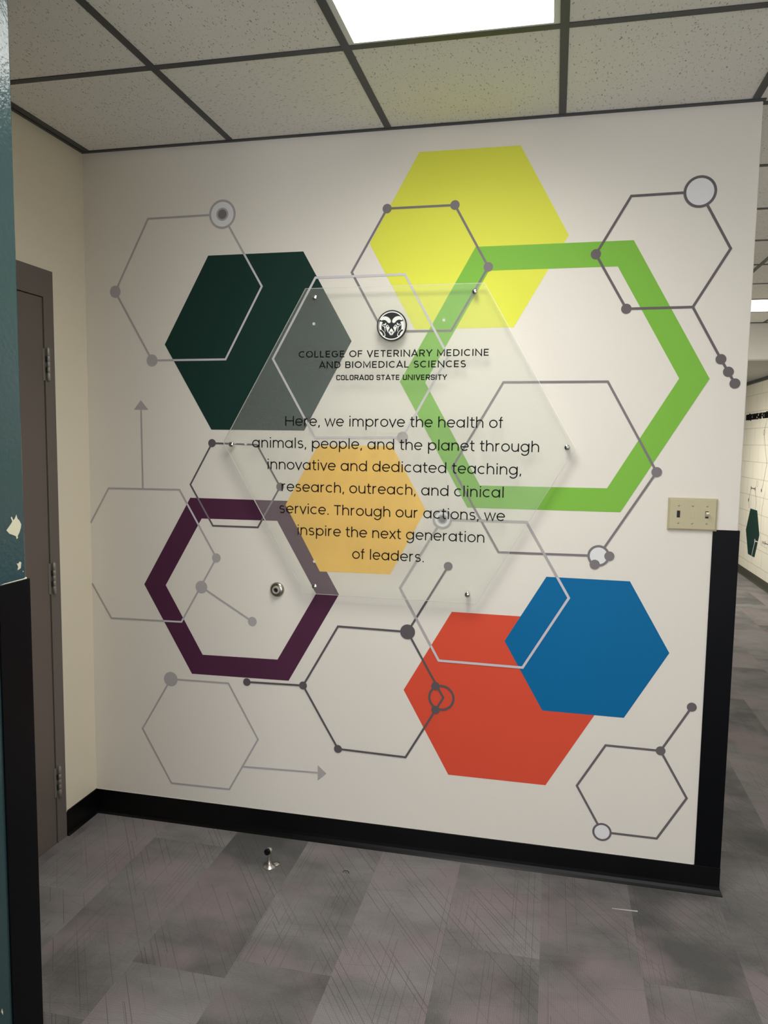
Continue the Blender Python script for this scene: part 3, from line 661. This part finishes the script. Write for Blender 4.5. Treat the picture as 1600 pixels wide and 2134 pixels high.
o, k = text_line('heading_line', 'COLORADO STATE UNIVERSITY', SF, .128, .0194 / CH, (1.0653, 1.8238), (1.4801, 1.8253), PF - .0002, sign, track=.07); print('xscale', round(k, 3))
# round emblem: black disc with the white ram's head
EC, ER = (1.2741, 2.0196), .0555
lg = MB(); lg.lathe([(ER, 0), (ER, .0055), (ER - .0006, .0062), (0, .0062)], (EC[0], PF, EC[1]), (0, -1, 0), 64)
logo = lg.build('round_emblem', 'emblem_black', sign, smooth=True); lab(logo, 'black disc with a white ram head')
EM = MB(); ey = PF - .0064
def E(p): return (EC[0] + (p[0] - 815) / 452 * ER, EC[1] + (703 - p[1]) / 470 * ER)
def tri(pts, y, mi, mirror=True):
    for sgn in ((1, -1) if mirror else (1,)):
        EM.xz([E((p[0] if sgn > 0 else 1617 - p[0], p[1])) for p in pts], y, mi)
annulus(EM, EC, ER * .845, ER * .915, ey, 0, 64)
def strokes(pts, w, mi=0, y=None, mirror=True, closed=False):
    for sgn in ((1, -1) if mirror else (1,)):
        for q in ribbon([E((p[0] if sgn > 0 else 1617 - p[0], p[1])) for p in pts], w / 452 * ER, closed): EM.xz(q, y or ey - .00005, mi)
# horn: the upper sweep, then the side falling along the ring
up_o = [(455, 560), (480, 505), (525, 445), (570, 425), (620, 422), (670, 432), (715, 455), (755, 490), (785, 540), (788, 580), (778, 612), (750, 626), (722, 622)]
up_i = [(462, 572), (490, 556), (520, 540), (560, 528), (600, 530), (630, 540), (655, 558), (672, 575), (684, 592), (694, 605), (703, 614), (712, 620), (722, 622)]
for k in range(len(up_o) - 1): tri([up_o[k], up_o[k + 1], up_i[k + 1], up_i[k]], ey, 0)
sd_o = [(815 + 452 * .895 * cos(radians(a)), 703 + 470 * .895 * sin(radians(a))) for a in (207, 201, 194, 187, 180, 172, 165, 157, 149)]
sd_i = [(500, 545), (532, 580), (540, 608), (520, 650), (508, 700), (505, 750), (512, 800), (522, 828), (500, 900)]
for k in range(len(sd_o) - 1): tri([sd_o[k], sd_o[k + 1], sd_i[k + 1], sd_i[k]], ey, 0)
tri([(455, 572), (480, 560), (520, 540), (540, 600), (528, 585)], ey - .0001, 1)
def ell(c, a, b, deg, n=28):
    d = radians(deg); return [(c[0] + a * cos(2 * pi * k / n) * cos(d) - b * sin(2 * pi * k / n) * sin(d), c[1] + a * cos(2 * pi * k / n) * sin(d) + b * sin(2 * pi * k / n) * cos(d)) for k in range(n)]
tri(ell((540, 925), 128, 62, 54), ey - .0001, 0); tri(ell((534, 915), 112, 44, 54), ey - .0002, 1); tri(ell((505, 925), 72, 17, 52), ey - .0003, 0)
strokes([(625, 735), (585, 728), (545, 706), (530, 688), (548, 665), (580, 658), (612, 664), (632, 640)], 15)
tri([(612, 640), (622, 622), (640, 618), (652, 630), (640, 668), (622, 694), (560, 690), (600, 676)], ey, 0)
tri([(588, 735), (640, 730), (622, 765), (628, 890), (618, 890), (600, 780)], ey, 0)
tri([(642, 740), (646, 700), (662, 680), (690, 676), (716, 700), (735, 735), (757, 752), (745, 792), (722, 830), (712, 880), (712, 918), (692, 888), (664, 820)], ey, 0)
tri([(668, 706), (690, 702), (708, 722), (712, 756), (700, 742), (678, 734)], ey - .0001, 1)
tri([(808, 784), (838, 815), (856, 850), (884, 888), (890, 915), (878, 942), (855, 952), (808, 958), (762, 952), (738, 942), (726, 915), (732, 888), (760, 850), (778, 815)], ey, 0, False)
tri([(752, 958), (808, 966), (864, 958), (850, 984), (808, 994), (766, 984)], ey, 0, False)
tri([(758, 886), (785, 890), (808, 902), (832, 890), (858, 886), (842, 908), (815, 922), (815, 958), (801, 958), (801, 922), (774, 908)], ey - .0001, 1, False)
lab(EM.build('ram_head', ['emblem_white', 'emblem_black'], logo, merge=False), 'white ram head and ring')

# ------------------------------------------------------------------ switch plate
sp = thing('light_switch', 'ivory three-gang light switch plate beside the right corner guard', 'light switch')
x0, x1, z0, z1 = 2.2582, 2.4178, 1.3092, 1.4211
mb = MB(); c = .006
A = [(x0, z0), (x1, z0), (x1, z1), (x0, z1)]; B = [(x0 + c, z0 + c), (x1 - c, z0 + c), (x1 - c, z1 - c), (x0 + c, z1 - c)]
for k in range(4):
    a, b, d, e = A[k], A[(k + 1) % 4], B[(k + 1) % 4], B[k]
    mb.poly([(a[0], -.0042, a[1]), (b[0], -.0042, b[1]), (b[0], -.0042 - .003, b[1]), (a[0], -.0042 - .003, a[1])])
    mb.poly([(a[0], -.0072, a[1]), (b[0], -.0072, b[1]), (d[0], -.0105, d[1]), (e[0], -.0105, e[1])])
    mb.poly([(a[0], 0, a[1]), (b[0], 0, b[1]), (b[0], -.0042, b[1]), (a[0], -.0042, a[1])])
mb.xz(B, -.0105); mb.build('switch_plate', 'ivory', sp)
xc, zc = (x0 + x1) / 2, (z0 + z1) / 2
sx = [xc - .046, xc, xc + .046]
for x in sx:
    for dz in (.0302, -.0302):
        m = MB(); m.lathe([(.0033, 0), (.0033, .0006), (.0022, .0014), (0, .0016)], (x, -.0105, zc + dz), (0, -1, 0), 14)
        m.box(x - .0028, x + .0028, -.01225, -.0121, zc + dz - .0004, zc + dz + .0004); m.build('screw', 'brass', sp, smooth=True)
def slot(x, name, mat): 
    m = MB(); m.box(x - .0053, x + .0053, -.0108, -.0103, zc - .0120, zc + .0120); return m.build(name, mat, sp)
lab(slot(sx[0], 'switch_opening', 'dark'), 'dark key switch opening')
m = MB(); m.box(sx[0] - .003, sx[0] + .003, -.0113, -.0107, zc - .0065, zc + .0065); m.build('key_slot', 'rubber', sp)
slot(sx[1], 'blank_surround', 'brass'); m = MB(); m.box(sx[1] - .0050, sx[1] + .0046, -.0112, -.0106, zc - .0113, zc + .0117); lab(m.build('blank_filler', 'ivory', sp), 'ivory blank insert')
slot(sx[2], 'toggle_opening', 'dark')
m = MB(); q = [(-.0105, zc - .0065), (-.0105, zc + .006), (-.0235, zc + .0105), (-.0245, zc + .0035)]
for s_ in (-1, 1): m.poly([(sx[2] + s_ * .0045, a, b) for a, b in (q if s_ > 0 else q[::-1])])
for k in range(4):
    a, b = q[k], q[(k + 1) % 4]; m.poly([(sx[2] - .0045, *a), (sx[2] + .0045, *a), (sx[2] + .0045, *b), (sx[2] - .0045, *b)])
lab(bevel(m.build('toggle', 'ivory_light', sp), .0008), 'pale toggle lever switched up')

# ------------------------------------------------------------------ bumpers
wb = thing('wall_bumper', 'round metal wall bumper with rubber centre inside the purple ring', 'door bumper')
bx, bz = .8204, 1.0140
mb = MB(); mb.lathe([(.029, 0), (.0295, .003), (.029, .006), (.0265, .010), (.022, .0125), (.0185, .0132), (.0165, .012), (.0155, .0115)], (bx, 0, bz), (0, -1, 0), 48); mb.build('bumper_housing', 'nickel', wb, smooth=True)
mb = MB(); mb.lathe([(.0158, .010), (.0158, .019), (.0145, .0215), (.0115, .0225), (.0092, .0215), (.0085, .015)], (bx, 0, bz), (0, -1, 0), 40); mb.build('rubber_ring', 'grey_rubber', wb, smooth=True)
mb = MB(); mb.lathe([(.0088, .0145), (.004, .0150), (0, .0152)], (bx, 0, bz), (0, -1, 0), 32); mb.build('bumper_hole', 'dark', wb)
ds = thing('door_stop', 'satin metal floor door stop with black rubber bumper', 'door stop')
dx, dy = .8735, -.2228
mb = MB(); mb.lathe([(.0235, 0), (.0235, .0022), (.022, .004), (.017, .0065), (.011, .0135), (.0078, .022), (.0066, .032), (.0064, .050), (.0072, .056), (.0105, .061)], (dx, dy, 0), (0, 0, 1), 40)
mb.lathe([(0, .0755), (.006, .0745), (.0115, .070), (.0135, .064), (.0115, .058), (.006, .0545)], (dx, dy, 0), (0, 0, 1), 32); mb.build('stop_post', 'steel', ds, smooth=True)
n_ = Vector((-.30, -.95, .12)).normalized()
mb = MB(); mb.lathe([(.0105, .004), (.0118, .010), (.0118, .016), (.0105, .0185), (.006, .0198), (0, .020)], (dx, dy, .0635), n_, 28); mb.build('rubber_tip', 'rubber', ds, smooth=True)
mb = MB(); mb.lathe([(.0135, 0), (.0135, .003), (.010, .0055), (.004, .006), (0, .006)], (dx + .019, dy + .022, 0), (0, 0, 1), 20); mb.build('anchor_foot', 'steel', ds, smooth=True)

tc = MB()
ring_ = [(1.1655 + .012 * cos(radians(a)), -.2000 + .010 * sin(radians(a)), .004 + .004 * sin(radians(a * .8))) for a in range(10, 190, 12)]
for a, b in zip(ring_, ring_[1:]):
    d = (Vector(b) - Vector(a)); tc.lathe([(.0011, 0), (.0011, d.length * 1.1)], a, d, 6)
tag(tc.build('lint_thread', 'ink', merge=False), 'tiny curled dark thread on the carpet right of the door stop', 'lint')
# ------------------------------------------------------------------ block wall down the corridor
def yz(mb, pts, x, mi=0): mb.poly([(x, p[0], p[1]) for p in pts], mi)
def ribx(mb, pts, w, x, mi=0, closed=False):
    for q in ribbon(pts, w, closed): yz(mb, q, x, mi)
cmural = thing('corridor_mural', 'small printed mural of a dark hexagon and line diagrams on the block wall', 'mural')
X = BX - .0012
mb = MB(); yz(mb, [(7.1082, .8500), (6.7956, .8509), (6.6375, .5812), (6.795, .2949), (7.0998, .2930), (7.2674, .5736)], X); lab(mb.build('hexagon', 'dkgreen', cmural), 'dark green hexagon')
mb = MB(); ribx(mb, [(6.8178, .512), (6.8178, .466)], .03, X - .0004); ribx(mb, [(6.8178, .4896), (6.6834, .4940)], .010, X - .0004); ribx(mb, [(6.8201, .4712), (6.9215, .300)], .012, X - .0004); lab(mb.build('line_symbol', 'disc', cmural), 'white line symbol on the dark hexagon')
mb = MB(); ribx(mb, [(7.134, 1.0960), (6.945, 1.0975)], .012, X); ribx(mb, [(7.134, 1.117), (7.134, 1.075)], .03, X); ribx(mb, [(6.945, 1.118), (6.945, 1.077)], .03, X)
ribx(mb, [(7.134, 1.085), (7.2206, .937), (7.1599, .850)], .007, X); ribx(mb, [(6.945, 1.085), (6.8558, .940), (6.8906, .850)], .007, X)
yz(mb, circle((7.2206, .945), .022), X - .0003); lab(mb.build('molecule_outline', 'slate', cmural), 'small grey outline hexagon with a crossbar')
mb = MB(); pts = [(6.5985, 1.915), (6.6959, 1.7756), (6.6980, 1.746), (6.5877, 1.5394), (6.5094, 1.412), (6.6116, 1.1641), (6.6677, 1.0949)]
ribx(mb, pts, .007, X); yz(mb, circle((6.6677, 1.0949), .02), X - .0003)
a, b = circle((6.70, 1.76), .024, 24), circle((6.70, 1.76), .031, 24)
for k in range(24): yz(mb, [a[k], a[(k + 1) % 24], b[(k + 1) % 24], b[k]], X - .0004)
lab(mb.build('branching_line', 'slate', cmural), 'thin grey branching line ending in a dot')
mb = MB()
for y in (6.50, 6.475, 6.45, 6.425): ribx(mb, [(y, .530), (y, .500)], .009, X)
ribx(mb, [(6.3885, .542), (6.3885, .495)], .018, X); ribx(mb, [(6.38, .518), (6.10, .5180)], .010, X); lab(mb.build('comb_symbol', 'slate', cmural), 'grey comb-like symbol')
mb = MB(); pl = circle((6.86, 1.16), .035, 24); pk = circle((6.86, 1.16), .029, 24)
for k in range(24): yz(mb, [pk[k], pk[(k + 1) % 24], pl[(k + 1) % 24], pl[k]], X)
ribx(mb, [(6.52, 1.09), (6.62, .80), (6.56, .48), (6.3, .47)], .006, X); lab(mb.build('pale_outline', 'pale', cmural), 'pale grey ring and lines')
lt = MB(); quads, lo, hi = lay('PRINCIPLES OF COM', caps_font(.12), .12, .07)
k = (7.5415 - 6.548) / (hi - lo); em = .070 / CH
for q in quads:
    P = [(7.5415 - (p[0] - lo) * k, 1.9235 + p[1] * em) for p in q]
    a = [(BX - .012, *p) for p in P]; b = [(BX, *p) for p in P]; lt.poly(a)
    for i in range(len(P)): j = (i + 1) % len(P); lt.poly([a[i], a[j], b[j], b[i]])
tag(lt.build('wall_lettering', 'ink', merge=False), 'black capital lettering along the top of the corridor block wall', 'lettering')
